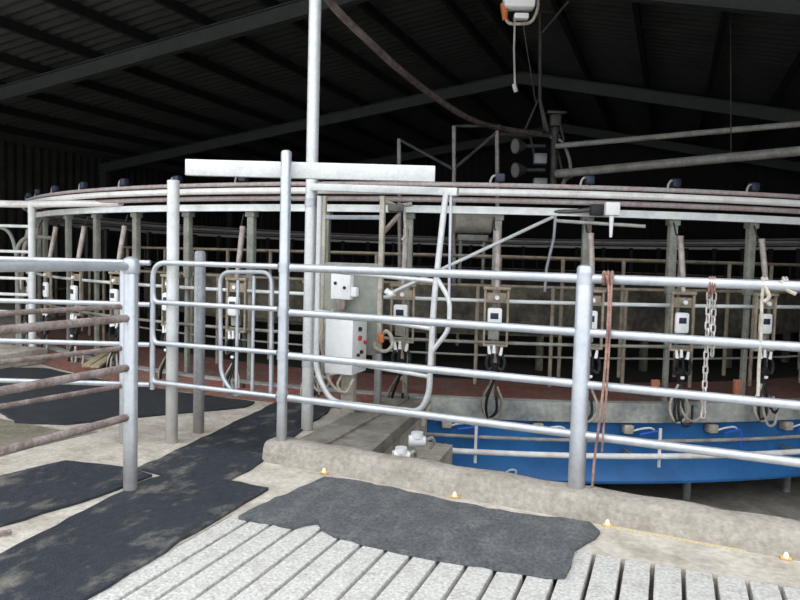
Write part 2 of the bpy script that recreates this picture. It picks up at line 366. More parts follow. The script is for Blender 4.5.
# tall beam post, column, other posts
def single_post(x, y, z0, z1, r, label, m='galv', name='steel_post', dome=.5):
    o = MB().post(0, 0, 0, z1 - z0, r, 24, dome).build(name, M[m]); o.location = (x, y, z0); return tag(o, label, 'post')
tp = single_post(-2.672, 4.53, .14, 2.31, .039, 'tall galvanised post standing in front of the horizontal box beam')
for z in ZS:
    w = MB(); clampring(w, 0, 0, z - .14, .039); w.build('rail_clamp', M['galv'], tp)
single_post(-2.94, 5.42, 0, 6.1, .052, 'tall slim column rising to the roof behind the box beam', 'white', 'roof_column')
single_post(-3.71, 4.56, 0, 2.11, .048, 'white post of middle height with flat top, left of the short grey post', 'whited', dome=.1)
single_post(-3.72, 4.92, 0, 1.56, .047, 'short dull grey post with domed top behind the left gate', 'galvlow')
b0, b1 = onD(186, 167.8, 5.25), onD(435, 173.8, 5.25)
bm_ = MB().box((0, 0, 0), ((b1 - b0).length, .055, .120), bev=.006).build('box_beam', M['white']); bm_.location = (b0 + b1) / 2; bm_.rotation_euler = (0, 0, YAW); tag(bm_, 'horizontal white galvanised box beam fixed across the tall post tops', 'beam')

# left gate (in the fence line)
g = thing('pipe_gate', 'galvanised four-bar gate with rounded left corners between white post and beam post', 'gate', (-2.70, 4.50, 0))
gx0, gx1 = -3.83 + 2.70, -.005
yy0, yy1 = -.03, 0
def gp(x, z): return Vector((x, yy1 + (yy0 - yy1) * (x / gx0), z))
MB().tube(fillet([gp(gx0, .44), gp(gx0, 1.455), gp(gx1, 1.455)], .13, 8), .021, 14).build('outer_frame', M['galv'], g)
for z in (1.14, .815):
    MB().tube(fillet([gp(gx0, z + .09), gp(gx0 + .015, z), gp(gx1, z)], .05, 5), .019, 12).build('bar', M['galv'], g)
MB().tube(fillet([gp(gx0, .56), gp(gx0 + .01, .50), gp(gx1, .485)], .05, 5), .019, 12).build('bar', M['galv'], g)

# barred hoop panel behind the gate
h = thing('arched_barrier', 'small barred panel with arched tube frame behind the left gate', 'panel', (-3.15, 4.58, 0))
hp = [onY(x, y, 4.58) - h.location for x, y in ((234, 394), (221, 376), (220, 272), (272, 272), (271, 396))]
MB().tube(fillet([hp[0], hp[1], hp[2], hp[3], hp[4]], .10, 8), .017, 12).build('arched_frame', M['galv'], h)
for xa, ya in ((238, 280), (254, 276)):
    a = onY(xa, ya, 4.58) - h.location; b = onY(xa - 2, 396, 4.58) - h.location
    MB().tube([a, b], .013, 10).build('bar', M['galv'], h)
MB().tube([hp[0], hp[4]], .013, 10).build('bar', M['galv'], h)

# tall swing gate on the column
tg = thing('swing_gate', 'tall white pipe gate hung on the roof column above the pit edge', 'gate', (-2.88, 5.41, 0))
def q(x, y, t): return onY(x, y, 5.36 - .16 * t) - tg.location     # t: 0 at column .. 1 at free end
MB().tube(fillet([q(320, 196, 0), q(316, 372, 0), q(331, 402, .15), q(420, 412, 1), q(429, 395, 1), q(434, 300, 1), q(446, 192, 1)], .12, 7), .024, 14).build('frame', M['white'], tg)
tb = MB()
a, b = q(312, 187, 0), q(458, 192, 1)
d = (b - a); ang = math.atan2(d.y, d.x)
tb.box((a + b) / 2, (d.length, .05, .06), ang, .005, Matrix.Rotation(-math.atan2(d.z, d.xy.length), 4, 'Y')); tb.build('top_rail', M['white'], tg)
for (p0, p1) in (((318, 270), (434, 281)), ((316, 311), (433, 329)), ((316, 357), (431, 377))):
    MB().tube([q(*p0, 0), q(*p1, 1)], .018, 12).build('bar', M['white'], tg)
MB().tube(fillet([q(438, 280, 1), q(450, 300, 1.02), q(449, 330, 1.02), q(431, 353, 1)], .07, 6), .019, 12).build('hand_loop', M['white'], tg)
MB().tube([q(451, 193, 1.02), q(449, 302, 1.02)], .012, 10).build('bar', M['galv'], tg)
for z in (2.0, .6):
    hinge = MB(); clampring(hinge, -.06, .01, z, .052); hinge.build('hinge_clamp', M['galv'], tg)

# ------------------------------------------------------------------ control stand and boxes
SY = 5.95
st = thing('control_stand', 'beige backing panel on slim legs standing on the low kerb beside the swing gate', 'stand', (-2.55, SY, .105))
sl_ = st.location.copy()
pa, pb_ = onY(325, 262, SY) - sl_, onY(379, 345, SY) - sl_
MB().box(((pa.x + pb_.x) / 2, .0, (pa.z + pb_.z) / 2 - .05), (pb_.x - pa.x, .02, pa.z - pb_.z + .1), 0, .004).build('panel', M['panel'], st)
pt = onY(383, 196, SY) - sl_
MB().box((pt.x, .0, pt.z / 2), (.045, .045, pt.z), 0, .004).build('leg', M['cream'], st)
pl = onY(349, 380, SY - .12) - sl_
MB().box((pl.x, -.12, .30), (.13, .07, .60), 0, .006).build('leg', M['cream'], st)
pl = onY(378, 380, SY - .05) - sl_
MB().box((pl.x, -.05, .28), (.06, .05, .56), 0, .004).build('leg', M['galvlow'], st)
p1 = onY(325, 196, SY) - sl_
MB().box((p1.x, 0, (p1.z + .6) / 2), (.035, .035, p1.z - .6), 0, .004).build('side_rail', M['cream'], st)
MB().box(((p1.x + pt.x) / 2, 0, p1.z - .2), (pt.x - p1.x, .03, .04), 0, .004).build('cross_rail', M['galvlow'], st)

# main control box
bl, br_ = onY(325, 345, 5.55), onY(352.5, 345, 5.55)
bw = br_.x - bl.x; ztop = onY(336, 318, 5.55).z; zbot = onY(336, 374, 5.55).z
cb = thing('control_box', 'large white control box with red and black buttons on its right face', 'control box', ((bl.x + br_.x) / 2, 5.55 + .155, zbot))
bh = ztop - zbot
MB().box((0, 0, bh / 2), (bw, .31, bh), 0, .008).build('housing', M['plastic'], cb)
MB().box((0, 0, bh + .006), (bw + .02, .33, .014), 0, .004).build('lid_edge', M['plastic'], cb)
for (yy, zz, m, r) in ((-.02, bh - .10, 'dark', .022), (-.02, bh - .18, 'red', .024), (.10, bh - .23, 'red', .020), (-.05, bh - .33, 'dark', .015), (.02, bh - .31, 'dark', .018), (.07, bh - .40, 'dark', .013), (-.03, bh - .41, 'dark', .012)):
    b = MB().tube([(bw / 2 - .002, yy, zz), (bw / 2 + .022, yy, zz)], r, 14, rs=[r, r * .85]); tag(b.build('button', M[m], cb), 'red push button' if m == 'red' else 'small black button')
for i, pts in enumerate([[(.02, -.1, 0), (.0, -.16, -.10), (.09, -.18, -.15), (.13, -.1, -.04)], [(-.08, -.08, 0), (-.10, -.16, -.04), (-.17, -.18, -.03), (-.22, -.15, -.09)], [(-.02, -.1, 0), (-.08, -.19, -.02), (.0, -.2, -.12), (.10, -.14, -.17), (.12, -.1, -.05)]]):
    MB().tube(spline(pts, 8), .013, 10).build('cable', M['creamhose'], cb)
for pts in ([(-.19, .1, .55), (-.24, .05, .45), (-.20, .0, .36), (-.25, .0, .22), (-.21, .0, .05), (-.16, -.05, -.05)], [(-.26, .0, -.02), (-.33, .0, -.12), (-.26, -.02, -.2), (-.16, -.04, -.14), (-.10, -.06, -.02)]):
    MB().tube(spline(pts, 8), .011, 10).build('cable', M['creamhose'], cb)
# switch box
sa, sb = onY(331, 272, 5.86), onY(350, 300, 5.86)
sw = thing('switch_box', 'small white socket box with two dark holes mounted above the control box', 'switch box', ((sa.x + sb.x) / 2, 5.90, sb.z))
w_, h_ = sb.x - sa.x, sa.z - sb.z
MB().box((0, 0, h_ / 2), (w_, .09, h_), 0, .012).build('housing', M['plastic'], sw)
for dx, dz_ in ((-.05, .15), (.045, .11)):
    MB().tube([(dx, -.046, dz_), (dx, -.052, dz_)], .016, 12).build('socket_hole', M['dark'], sw)
MB().box((w_ / 2 + .03, .0, h_ * .3), (.06, .07, .09), 0, .01).build('side_cap', M['plastic'], sw)
MB().box((-.0, -.01, -.05), (.09, .05, .10), 0, .01).build('cable_gland', M['rust'], sw)
# loose coil of hose on stand
c0 = onY(388, 345, SY - .03)
co = MB().tube(spline([c0 + Vector(v) for v in ((-.13, 0, .01), (-.1, -.05, -.03), (.0, -.06, -.05), (.05, -.03, .0), (.04, -.02, .08), (-.01, -.02, .13), (-.04, 0, .11))], 8), .017, 10).build('hose_loop', M['creamhose']); tag(co, 'short cream hose loop hanging at the right edge of the beige panel', 'hose')
c1 = onY(381, 338, SY - .03)
cf = MB().box(c1, (.06, .05, .09), .2, .015).build('hose_fitting', M['orange']); tag(cf, 'small orange-brown fitting on the edge of the beige panel', 'fitting')
# diagonal strut to actuator
A_, B_ = onD(391, 293, 6.35), onD(553, 217, 6.95)
o = thing('diagonal_arm', 'white diagonal tube reaching from the swing gate up to the ring beam', 'arm', A_)
MB().tube([(0, 0, 0), B_ - A_], .017, 14).build('tube', M['white'], o)
MB().tube([(-.05, 0, .02), (.0, 0, -.012), (.03, 0, .0)], .03, 14).build('end_knob', M['plastic'], o)

# actuator hanging at ring front
C_ = onD(612, 209, 6.95)
o = thing('actuator', 'white box actuator with dark clamp and stub pipe below the ring beam', 'actuator', C_)
MB().box((0, 0, 0), (.14, .10, .13), .3, .01).build('housing', M['plastic'], o)
MB().box((-.15, .02, -.01), (.13, .08, .11), .3, .01).build('clamp', M['dark'], o)
MB().tube([(0, 0, -.06), (0, 0, -.28)], .017, 12, rs=[.025, .014]).build('stub_pipe', M['plastic'], o)
MB().tube([(-.55, 0, -.12), (.32, .08, -.165)], .018, 12).build('rod', M['pipedim'], o)
MB().tube([(-.15, .02, .0), (-.35, .03, -.02), (-.58, 0, -.03)], .03, 12, rs=[.03, .02, .025]).build('linkage', M['machine'], o)
MB().tube([(-.55, 0, -.05), (-.56, 0, -.3), (-.62, 0, -.6), (-.63, 0, -.85)], .015, 10).build('hanging_link', M['galvlow'], o)

lb = thing('linkage_bracket', 'dark bracket and brown brace hanging below ring pipes right of the beige panel top', 'bracket', onD(396, 208, 7.0)); L0 = lb.location.copy()
def lp(x, y, dd=7.0): return onD(x, y, dd) - L0
MB().box((0, 0, 0), (.16, .1, .08), .3, .01).build('plate', M['machine'], lb)
MB().tube([lp(384, 232), lp(400, 214)], .025, 8).build('brace', M['rust'], lb)
MB().tube([lp(378, 198), lp(396, 206), lp(412, 204)], .022, 8).build('lever', M['bail'], lb)
MB().tube([lp(404, 206), lp(406, 236), lp(402, 240)], .018, 8).build('hanging_rod', M['cream'], lb)

# ------------------------------------------------------------------ rotary platform
pf = thing('rotary_platform', 'round rotary milking platform with red deck, grey rim and blue skirt', 'platform', (CX, CY, 0))
O = (0, 0)
MB().annulus(O, 7.85, 8.94, -.12, .105).build('deck', M['deck'], pf)
tag(MB().annulus(O, 8.94, 9.06, -.095, .108).build('rim', M['rim'], pf), 'grey green concrete rim')
MB().annulus(O, .5, 7.85, -.12, .11).build('inner_floor', M['darkflr'], pf)
sk = MB(); nsk = 240; prof = [(8.97, -.095), (8.95, -.20), (8.94, -.48), (8.97, -.66), (9.0, -.73), (8.99, -.76), (8.90, -.76), (8.88, -.095)]
vs = [(r * math.cos(2 * PI * i / nsk), r * math.sin(2 * PI * i / nsk), z) for i in range(nsk) for r, z in prof]; npf = len(prof)
fs = [(i * npf + k, ((i + 1) % nsk) * npf + k, ((i + 1) % nsk) * npf + (k + 1) % npf, i * npf + (k + 1) % npf) for i in range(nsk) for k in range(npf)]
skirt = sk.add(vs, fs).build('skirt', M['blue'], pf)
# partly visible painted script on skirt
def sk_pt(x, y, off=.045):
    a = A0; d = ray(x, y)
    # intersect with cylinder r=8.955
    r = 8.95 + off; ox, oy = -CX, -CY
    aa = d.x ** 2 + d.y ** 2; bb = 2 * (d.x * ox + d.y * oy); cc = ox ** 2 + oy ** 2 - r * r
    t = (-bb - math.sqrt(bb * bb - 4 * aa * cc)) / (2 * aa); return EYEV + d * t - pf.location
for pts in ([(484, 484), (490, 476), (497, 472), (500, 475)], [(500, 486), (503, 476), (510, 470), (516, 471), (514, 475), (510, 474)]):
    MB().tube(spline([sk_pt(*p) for p in pts], 6), .011, 8).build('painted_letter', M['paintw'], skirt)
# trough ring
tr = thing('feed_trough', 'dark brown ring trough inside the milking bails', 'trough', (CX, CY, .11))
MB().annulus(O, 7.05, 7.1, .5, 1.12).build('outer_panel', M['trough'], tr)
MB().annulus(O, 6.5, 7.05, .45, .5).build('base', M['trough'], tr)
lg = MB().box((0, 0, .25), (.08, .08, .5))
lm = lg.mesh('leg', M['trough'])
for k in range(0, 60, 2):
    a = A0 + k * DA; o = bpy.data.objects.new('leg', lm); COL.objects.link(o); o.parent = tr; o.location = (7.0 * math.cos(a), 7.0 * math.sin(a), 0); o.rotation_euler = (0, 0, a)
# inner rails
ir = thing('inner_rail', 'tan ring rail with upright posts inside the bails, beyond the milking units', 'rail', (CX, CY, .11))
def circ(r, z, n=180): return [(r * math.cos(2 * PI * i / n), r * math.sin(2 * PI * i / n), z) for i in range(n)]
MB().tube(circ(7.5, 1.48), .018, 8, closed=True).build('rail', M['tan'], ir)
im = MB().tube([(0, 0, 0), (0, 0, 1.47)], .024, 8).mesh('post', M['tan'])
imd = MB().tube([(0, 0, 0), (0, 0, 1.47)], .018, 8).mesh('post', M['farshade'])  # far-side posts, shade of the ring's far half painted in
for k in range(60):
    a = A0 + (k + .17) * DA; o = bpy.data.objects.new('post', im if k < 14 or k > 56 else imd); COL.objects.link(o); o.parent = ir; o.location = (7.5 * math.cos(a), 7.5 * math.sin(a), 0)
ib = thing('bail_rail', 'dull ring rail at chest height with short uprights behind the milking units', 'rail', (CX, CY, .11))
MB().tube(circ(8.2, 1.14), .017, 8, closed=True).build('rail', M['tan'], ib)
MB().tube(circ(8.2, .34), .013, 8, closed=True).build('rail', M['bail'], ib)
im = MB().tube([(0, 0, 0), (0, 0, 1.13)], .022, 8).mesh('post', M['tan'])
imd = MB().tube([(0, 0, 0), (0, 0, 1.13)], .018, 8).mesh('post', M['farshade'])  # far uprights coloured dark to stand for the unlit interior
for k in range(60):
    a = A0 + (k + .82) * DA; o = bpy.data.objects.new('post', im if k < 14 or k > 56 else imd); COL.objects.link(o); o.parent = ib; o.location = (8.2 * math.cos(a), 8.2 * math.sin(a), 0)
# rump rails
rr = thing('rump_rail', 'two pale ring rails passing behind the milking unit boxes', 'rail', (CX, CY, .11))
MB().tube(circ(8.93, 1.01), .02, 10, closed=True).build('rail', M['beamg'], rr)
MB().tube(circ(8.93, .575), .018, 10, closed=True).build('rail', M['bail'], rr)
# bail frame
rf = thing('milking_stalls', 'ring of milking stalls: pink and white overhead pipes on grey posts', 'stalls', (CX, CY, .1))
tag(MB().tube(circ(9.06, 2.20), .024, 10, closed=True).build('vacuum_pipe', M['pipep'], rf), 'dusty pink pipe')
tag(MB().tube(circ(9.10, 2.125), .036, 10, closed=True).build('milk_pipe', M['pipew'], rf), 'thick milky white pipe')
MB().tube(circ(9.03, 2.05), .028, 10, closed=True).build('wash_pipe', M['pipep'], rf)
MB().annulus(O, 8.90, 8.99, 1.915, 1.99).build('ring_beam', M['beamg'], rf)
pmh = MB(); pmh.box((0, 0, 1.53), (.085, .07, .78), 0, .006); pmh.box((0, 0, .57), (.05, .05, 1.14), 0, .004); pmh.box((0, 0, 1.9), (.12, .1, .09), 0, .006)
pm = pmh.mesh('post', M['bail']); pmd = pmh.mesh('post', M['farshade'])  # second mesh is the shaded copy, darkness painted on for far stalls
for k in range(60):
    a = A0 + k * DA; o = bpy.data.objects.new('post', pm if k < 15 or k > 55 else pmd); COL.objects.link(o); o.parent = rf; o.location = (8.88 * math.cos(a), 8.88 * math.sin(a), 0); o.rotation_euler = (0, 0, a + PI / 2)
# support stubs under the skirt
for k, lab in ((9.03, 'short pale concrete support stub under the skirt, right of the rusty rope'), (10.6, 'short concrete support stub under the skirt at far right'), (12.1, 'short concrete support stub under the skirt beyond the right end')):
    p = ringp(k + .55, 8.55, -1.1); o = MB().tube([(0, 0, 0), (0, 0, .98)], .045, 16).build('support_stub', M['rim']); o.location = p; tag(o, lab, 'support')

# ------------------------------------------------------------------ milking units, pulsators, valves per bail
def make_unit():
    r = thing('milking_unit', 'x', 'milking unit', (0, 0, 0))
    # lift arm
    MB().tube([(.0, -.10, 1.27), (0, -.05, 1.55), (-.005, .0, 1.80), (-.005, .005, 1.84)], .03, 12, rs=[.024, .030, .030, .034]).build('lift_arm', M['arm'], r)
    MB().tube([(-.005, .005, 1.83), (-.04, .03, 1.86), (-.045, .08, 1.98)], .009, 8).build('hook', M['dark'], r)
    fr = MB()
    for s in (-1, 1): fr.box((s * .115, -.10, .975), (.022, .03, .56), 0, .003)
    fr.box((0, -.10, 1.262), (.27, .06, .03), 0, .004); fr.box((0, -.10, .685), (.25, .05, .025), 0, .004)
    fr.box((.0, -.085, 1.17), (.20, .02, .09), 0, .003)
    f = fr.build('bracket_frame', M['tan'], r)
    MB().tube([(-.0, -.135, 1.17), (0, -.16, 1.17)], .022, 12).build('knob', M['plastic'], f)
    ds = MB().box((-.015, -.125, .96), (.145, .05, .21), 0, .02).build('display', M['plastic'], r)
    d2 = MB().box((-.02, -.152, .985), (.08, .006, .06), 0, .002); d2.build('screen', M['puls'], ds)
    MB().box((-.02, -.07, .80), (.11, .06, .12), 0, .01).build('drive_block', M['bail'], r)
    # cluster
    cl = MB(); cl.tube([(0, -.12, .40), (0, -.12, .50)], .045, 14, rs=[.03, .05]); cl.tube([(0, -.12, .33), (0, -.12, .40)], .035, 12, rs=[.02, .035])
    for dx, dy in ((-.06, -.02), (-.02, .03), (.03, .03), (.07, -.02)):
        cl.tube(spline([(dx * .4, -.12 + dy * .5, .47), (dx * 1.1, -.12 + dy, .44), (dx * 1.4, -.12 + dy, .52), (dx, -.12 + dy, .60)], 4), .017, 8)
    c = cl.build('cluster', M['dark'], r)
    for dx, dz_ in ((-.055, 0), (.055, -.01), (-.01, .01)):
        MB().tube([(dx, -.14, .60 + dz_), (dx * 1.2, -.14, .68 + dz_)], .017, 10, rs=[.019, .013]).build('teat_cup', M['plastic'], c)
    MB().box((0, -.165, .405), (.04, .02, .03), 0, .006).build('claw_badge', M['plastic'], c)
    if 0: tag(MB().box((-.17, -.02, .27), (.085, .05, .17), 0, .01).build('hanging_block', M['terra'], r), 'terracotta block')
    return r
def hose_set(kind):
    a = MB(); b = MB()
    if kind == 0:
        a.tube(spline([(-.02, -.13, .33), (-.10, -.15, .18), (-.105, -.16, .04), (-.03, -.17, -.05), (.06, -.16, .0), (.085, -.15, .12), (.03, -.13, .27)], 8), .014, 10)
        b.tube(spline([(.0, -.14, .34), (-.07, -.17, .12), (-.05, -.17, -.04), (.03, -.16, .02), (.03, -.14, .16)], 8), .014, 10)
    elif kind == 1:
        a.tube(spline([(-.04, -.13, .30), (.0, -.16, .10), (.08, -.17, -.02), (.18, -.16, -.03), (.26, -.15, .06), (.24, -.12, .18)], 8), .014, 10)
        b.tube(spline([(.01, -.14, .34), (-.03, -.17, .08), (.03, -.17, -.08), (.12, -.16, -.06), (.14, -.14, .12)], 8), .013, 10)
    else:
        a.tube(spline([(-.03, -.13, .32), (-.02, -.17, .08), (.05, -.17, -.09), (.13, -.17, -.09), (.17, -.15, .03), (.13, -.13, .2)], 8), .013, 10)
        b.tube(spline([(.02, -.14, .30), (.07, -.16, .10), (.14, -.16, .03), (.2, -.14, .1)], 8), .014, 10)
    return a.mesh('cream_hose', M['creamhose']), b.mesh('black_hose', M['dark'])
HS = [hose_set(i) for i in range(3)]
unit0 = make_unit()
pu0 = thing('pulsator', 'x', 'pulsator', (0, 0, 0))
MB().box((0, 0, .08), (.095, .08, .085), 0, .014).build('housing', M['puls'], pu0)
MB().tube([(0, 0, -.0), (0, 0, .045)], .02, 10, rs=[.028, .018]).build('stem', M['dark'], pu0)
MB().tube(spline([(-.03, -.01, .10), (-.07, -.02, .095), (-.095, -.02, .055), (-.10, -.02, .0)], 6), .011, 8).build('air_tube', M['pipedim'], pu0)
vl0 = thing('skirt_valve', 'x', 'valve', (0, 0, 0))
MB().box((0, 0, -.0), (.10, .11, .09), 0, .012).build('valve_body', M['creamhose'], vl0)
MB().tube(spline([(.04, -.03, -.02), (.12, -.05, .01), (.22, -.05, .02), (.27, -.04, .0)], 6), .010, 8).build('white_tube', M['paintw'], vl0)
MB().tube(fillet([(.12, -.04, -.05), (.33, -.04, -.01), (.33, -.04, -.20)], .04, 5), .012, 8).build('blue_tube', M['bluepipe'], vl0)
units = {
 -3: 'milking unit at far left edge of the ring, fourth left of the pale rail-end post',
 -2: 'milking unit among the crowded bails at the far left bend of the ring',
 -1: 'milking unit at the left bend, just right of the entry race post',
 0: 'milking unit with leaning arm at left, second from the entry race post',
 1: 'milking unit with leaning arm at left, third from the entry race post',
 2: 'milking unit with leaning arm just behind the round-capped fence post',
 3: 'milking unit mostly hidden behind the flat-topped white post',
 4: 'milking unit behind the arched barred panel',
 5: 'milking unit hidden behind the beige panel and control box',
 6: 'milking unit with hose loop just right of the beige panel',
 7: 'milking unit with round hose loop left of the big fence post',
 8: 'milking unit half hidden behind the big fence post',
 9: 'milking unit with sagging cream hose between the rusty rope and white chain',
 10: 'milking unit behind the white cord right of the chain',
 11: 'milking unit just beyond the right edge of the view',
 12: 'milking unit on the right bend of the ring'}
puls = {}
for k in range(-5, 13):
    a = A0 + k * DA; p = ringp(k, RR, 0)
    wh = units.get(k, 'x').replace('milking unit', '').strip()
    if k in units:
        u = unit0 if k == -3 else copy_tree(unit0)
        u.location = p; u.rotation_euler = (0, 0, a + PI / 2); u['label'] = units[k]; u['group'] = 'milking units round the ring'
        if k in (9, 10): bo = tag(MB().box((-.19, .02, .27), (.085, .05, .17), 0, .01).build('hanging_block', M['terra'], u), 'terracotta block')
        kind = {6: 0, 7: 0, 8: 0, 9: 1, 10: 2, 11: 1}.get(k, k % 3)
        for me in HS[kind]:
            ho = bpy.data.objects.new(me.name.split('.')[0], me); COL.objects.link(ho); ho.parent = u
plab = {-5: 'dark pulsator at the far left end of the overhead ring', -4: 'second dark pulsator from the left end of the ring', -3: 'third dark pulsator from the left end of the ring', -2: 'dark pulsator fourth from the left end of the ring',
 -1: 'dark pulsator on the ring where it bends at left', 0: 'pulsator above the left bend, left of the leaning arms', 1: 'pulsator above the first clearly leaning arm at left', 2: 'pulsator with curved tube above the round-capped fence post',
 3: 'pulsator hidden behind the flat-topped white post', 4: 'pulsator just below the left part of the box beam', 5: 'pulsator behind the roof column and box beam', 6: 'pulsator behind the right part of the box beam',
 7: 'pulsator left of the hanging machinery, under the pipe frame', 8: 'pulsator just right of the hanging machinery', 9: 'pulsator above the unit between rope and chain', 10: 'rightmost pulsator in view on the overhead ring', 11: 'pulsator just beyond the right edge', 12: 'pulsator on the right bend of the ring'}
for k in range(-5, 13):
    a = A0 + k * DA
    o = pu0 if k == -5 else copy_tree(pu0)
    k_ = k - .05 * max(0, k - 7)
    o.location = ringp(k_, RR, 2.295); o.rotation_euler = (0, 0, a + PI / 2 + random.uniform(-.15, .15)); o['label'] = plab[k]; o['group'] = 'pulsators on the overhead pipe'
vlab = {5: 'skirt valve hidden behind the kerb, left end of the blue skirt', 6: 'cream skirt valve at the left end of the blue skirt beside the pier', 7: 'cream skirt valve left of the big fence post, below the round hose loop', 8: 'cream skirt valve just right of the rusty rope',
        9: 'cream skirt valve below the lower end of the chain', 10: 'rightmost cream skirt valve in view', 11: 'cream skirt valve beyond the right edge'}
for k in range(5, 12):
    kk = k + .51; a = A0 + kk * DA
    o = vl0 if k == 5 else copy_tree(vl0)
    o.location = ringp(kk, 9.02, -.165); o.rotation_euler = (0, 0, a + PI / 2); o['label'] = vlab[k]; o['group'] = 'valves under the rim'
# water pipes around the skirt
def arcpts(k0, k1, r, z, n=60): return [ringp(k0 + (k1 - k0) * i / n, r, z) for i in range(n + 1)]
wp = thing('skirt_pipe', 'thick pale pipe curving in front of the blue skirt', 'pipe', ringp(5.7, 9.3, 0))
MB().tube([p - wp.location for p in arcpts(5.75, 14, 9.22, -.40)], .030, 12).build('pipe', M['pipew'], wp)
for k in (6.83, 8.80):
    b = MB().tube([ringp(k, 9.19, .0 - .12) - wp.location, ringp(k, 9.19, -.52) - wp.location], .016, 10); b.build('drop_pipe', M['pipew'], wp)
br = MB()
for k in (6.5, 8.5, 10.5, 12.5): br.box((ringp(k, 9.1, -.40) - wp.location), (.03, .24, .03), A0 + k * DA + PI / 2)
br.build('bracket', M['galvlow'], wp)
w2 = MB().tube(arcpts(5.4, 14, 9.06, -.285), .019, 10).build('wash_line', M['pipedim']); tag(w2, 'thin grey line pipe fixed along the blue skirt above the thick one', 'pipe')
# valve fittings at pier
def fitting(loc, label, s=1.0, rz=0.0):
    t = thing('pipe_fitting', label, 'fitting', loc, rz)
    MB().tube([(-.07 * s, 0, 0), (.07 * s, 0, 0)], .045 * s, 16, rs=[.05 * s, .042 * s]).build('body', M['plastic'], t)
    MB().tube([(0, 0, .03 * s), (0, 0, .075 * s)], .05 * s, 16, rs=[.055 * s, .05 * s]).build('cap', M['plastic'], t)
    MB().tube(spline([(.06 * s, 0, 0), (.12 * s, .03, .02), (.15 * s, .08, -.03), (.12 * s, .1, -.09)], 6), .016 * s, 10).build('tail_hose', M['creamhose'], t)
fitting(onZ(401, 456, .04), 'white plastic pipe fitting on the ledge just behind the kerb', .9, .6)
fitting(onZ(417, 441, .02), 'white pipe fitting at the pit edge, farther from the kerb', 1.0, .4)
o = MB().tube(spline([onZ(423, 424, .05), onZ(425, 418, .08), onZ(430, 405, .14), onZ(428, 400, .2)], 6), .02, 10).build('stub_hose', M['creamhose']); tag(o, 'short tan hose stub rising at the free end of the swing gate foot', 'hose')

# ------------------------------------------------------------------ rope, chain, cord on the fence
rp = thing('rusty_rope', 'rusty brown rope tied over the top rail beside the big fence post', 'rope', onY(608, 279, FY - .035))
L0 = rp.location
def fp(x, y, dy=-.045): return onY(x, y, FY + dy) - L0
MB().tube(spline([fp(605, 272), fp(609, 290), fp(607, 340), fp(604, 380), fp(599, 425), fp(595, 455), fp(592, 488)], 6), .008, 8).build('rope_strand', M['ropeb'], rp)
MB().tube(spline([fp(612, 273), fp(611, 300), fp(609, 350), fp(606, 400), fp(603, 435), fp(602, 452)], 6), .0065, 8).build('rope_strand', M['ropeb'], rp)
kn = MB()
for i in range(3):
    c = fp(604 + i * 4, 278, 0); kn.tube([c + Vector((.0, math.cos(t) * .036, math.sin(t) * .036)) for t in [2 * PI * j / 16 for j in range(16)]], .010, 8, closed=True)
kn.build('knot', M['ropeb'], rp)
ch = thing('hanging_chain', 'zinc chain hanging doubled then single from the top rail at right', 'chain', onY(711, 290, FY + .06)); L0 = ch.location
lkm = None
def link_mesh():
    pts = []
    for i in range(24):
        t = 2 * PI * i / 24; x = .0125 * math.cos(t); z = .0125 * math.sin(t) + (.0135 if math.sin(t) > 0 else -.0135); pts.append((x, 0, z))
    return MB().tube(pts, .0052, 8, closed=True).mesh('link', M['chain'])
lkm = link_mesh()
def fc(x, y): return onY(x, y, FY + .06) - L0
for p0, p1 in ((fc(709, 296), fc(703, 421)), (fc(714, 297), fc(712, 360))):
    d = p1 - p0; n = int(d.length / .041)
    for i in range(n):
        o = bpy.data.objects.new('link', lkm); COL.objects.link(o); o.parent = ch; o.location = p0 + d * (i / n); o.rotation_euler = (0, 0, (i % 2) * PI / 2 + .5)
rw = MB()
for i in range(3): 
    c = fc(709 + i * 2.4, 284); rw.tube([c + Vector((0, math.cos(t) * .04 - .06, math.sin(t) * .045 - .005)) for t in [2 * PI * j / 16 for j in range(16)]], .006, 8, closed=True)
rw.tube([fc(710, 288), fc(710, 297)], .016, 8)
tag(rw.build('tie', M['ropeb'], ch), 'rusty red tie at the chain top')
cd = thing('white_cord', 'pale cord knotted on the top rail at far right and hanging down', 'cord', onY(762, 283, FY - .04)); L0 = cd.location
MB().tube(spline([fp(764, 278), fp(762, 300), fp(761, 335), fp(759, 365), fp(758, 396)], 6), .009, 8).build('cord', M['creamhose'], cd)
kn = MB()
for xx in (762, 766, 783, 786):
    c = fp(xx, 284, 0); kn.tube([c + Vector((.0, math.cos(t) * .034, math.sin(t) * .034)) for t in [2 * PI * j / 16 for j in range(16)]], .008, 8, closed=True)
kn.tube(spline([fp(764, 285, -.05), fp(769, 296, -.05), fp(764, 302, -.05)], 6), .011, 8)
kn.tube(spline([fp(780, 281, -.05), fp(788, 290, -.05), fp(796, 294, -.05)], 6), .011, 8)
kn.build('knot', M['creamhose'], cd)

# kerb bolts
for (x, lab) in ((-2.23, 'small bright bolt on the kerb foot at left, above the worn mat corner'), (-1.24, 'small bright bolt on the kerb foot above the worn mat'), (-.28, 'orange-stained bolt on kerb foot beside the right end of the worn mat'), (.64, 'orange-stained bolt on kerb foot at far right')):
    t = thing('kerb_bolt', lab, 'bolt', (x, kerb_front(x) + .0, .0))
    MB().box((0, -.005, .008), (.055, .04, .016), 0, .006).build('foot_plate', M['yel'], t)
    MB().tube([(0, -.01, .012), (0, -.01, .032), (0, -.01, .042)], .015, 12, rs=[.016, .013, .005]).build('bolt_cap', M['bolt'], t)
# kerb end hinge rubble
# small rusty rod lower left
o = MB().tube([onZ(-8, 534, .02), onZ(12, 531, .02)], .012, 8).build('rusty_rod', M['rust']); tag(o, 'short rusty rod end on the concrete at the left edge', 'rod')

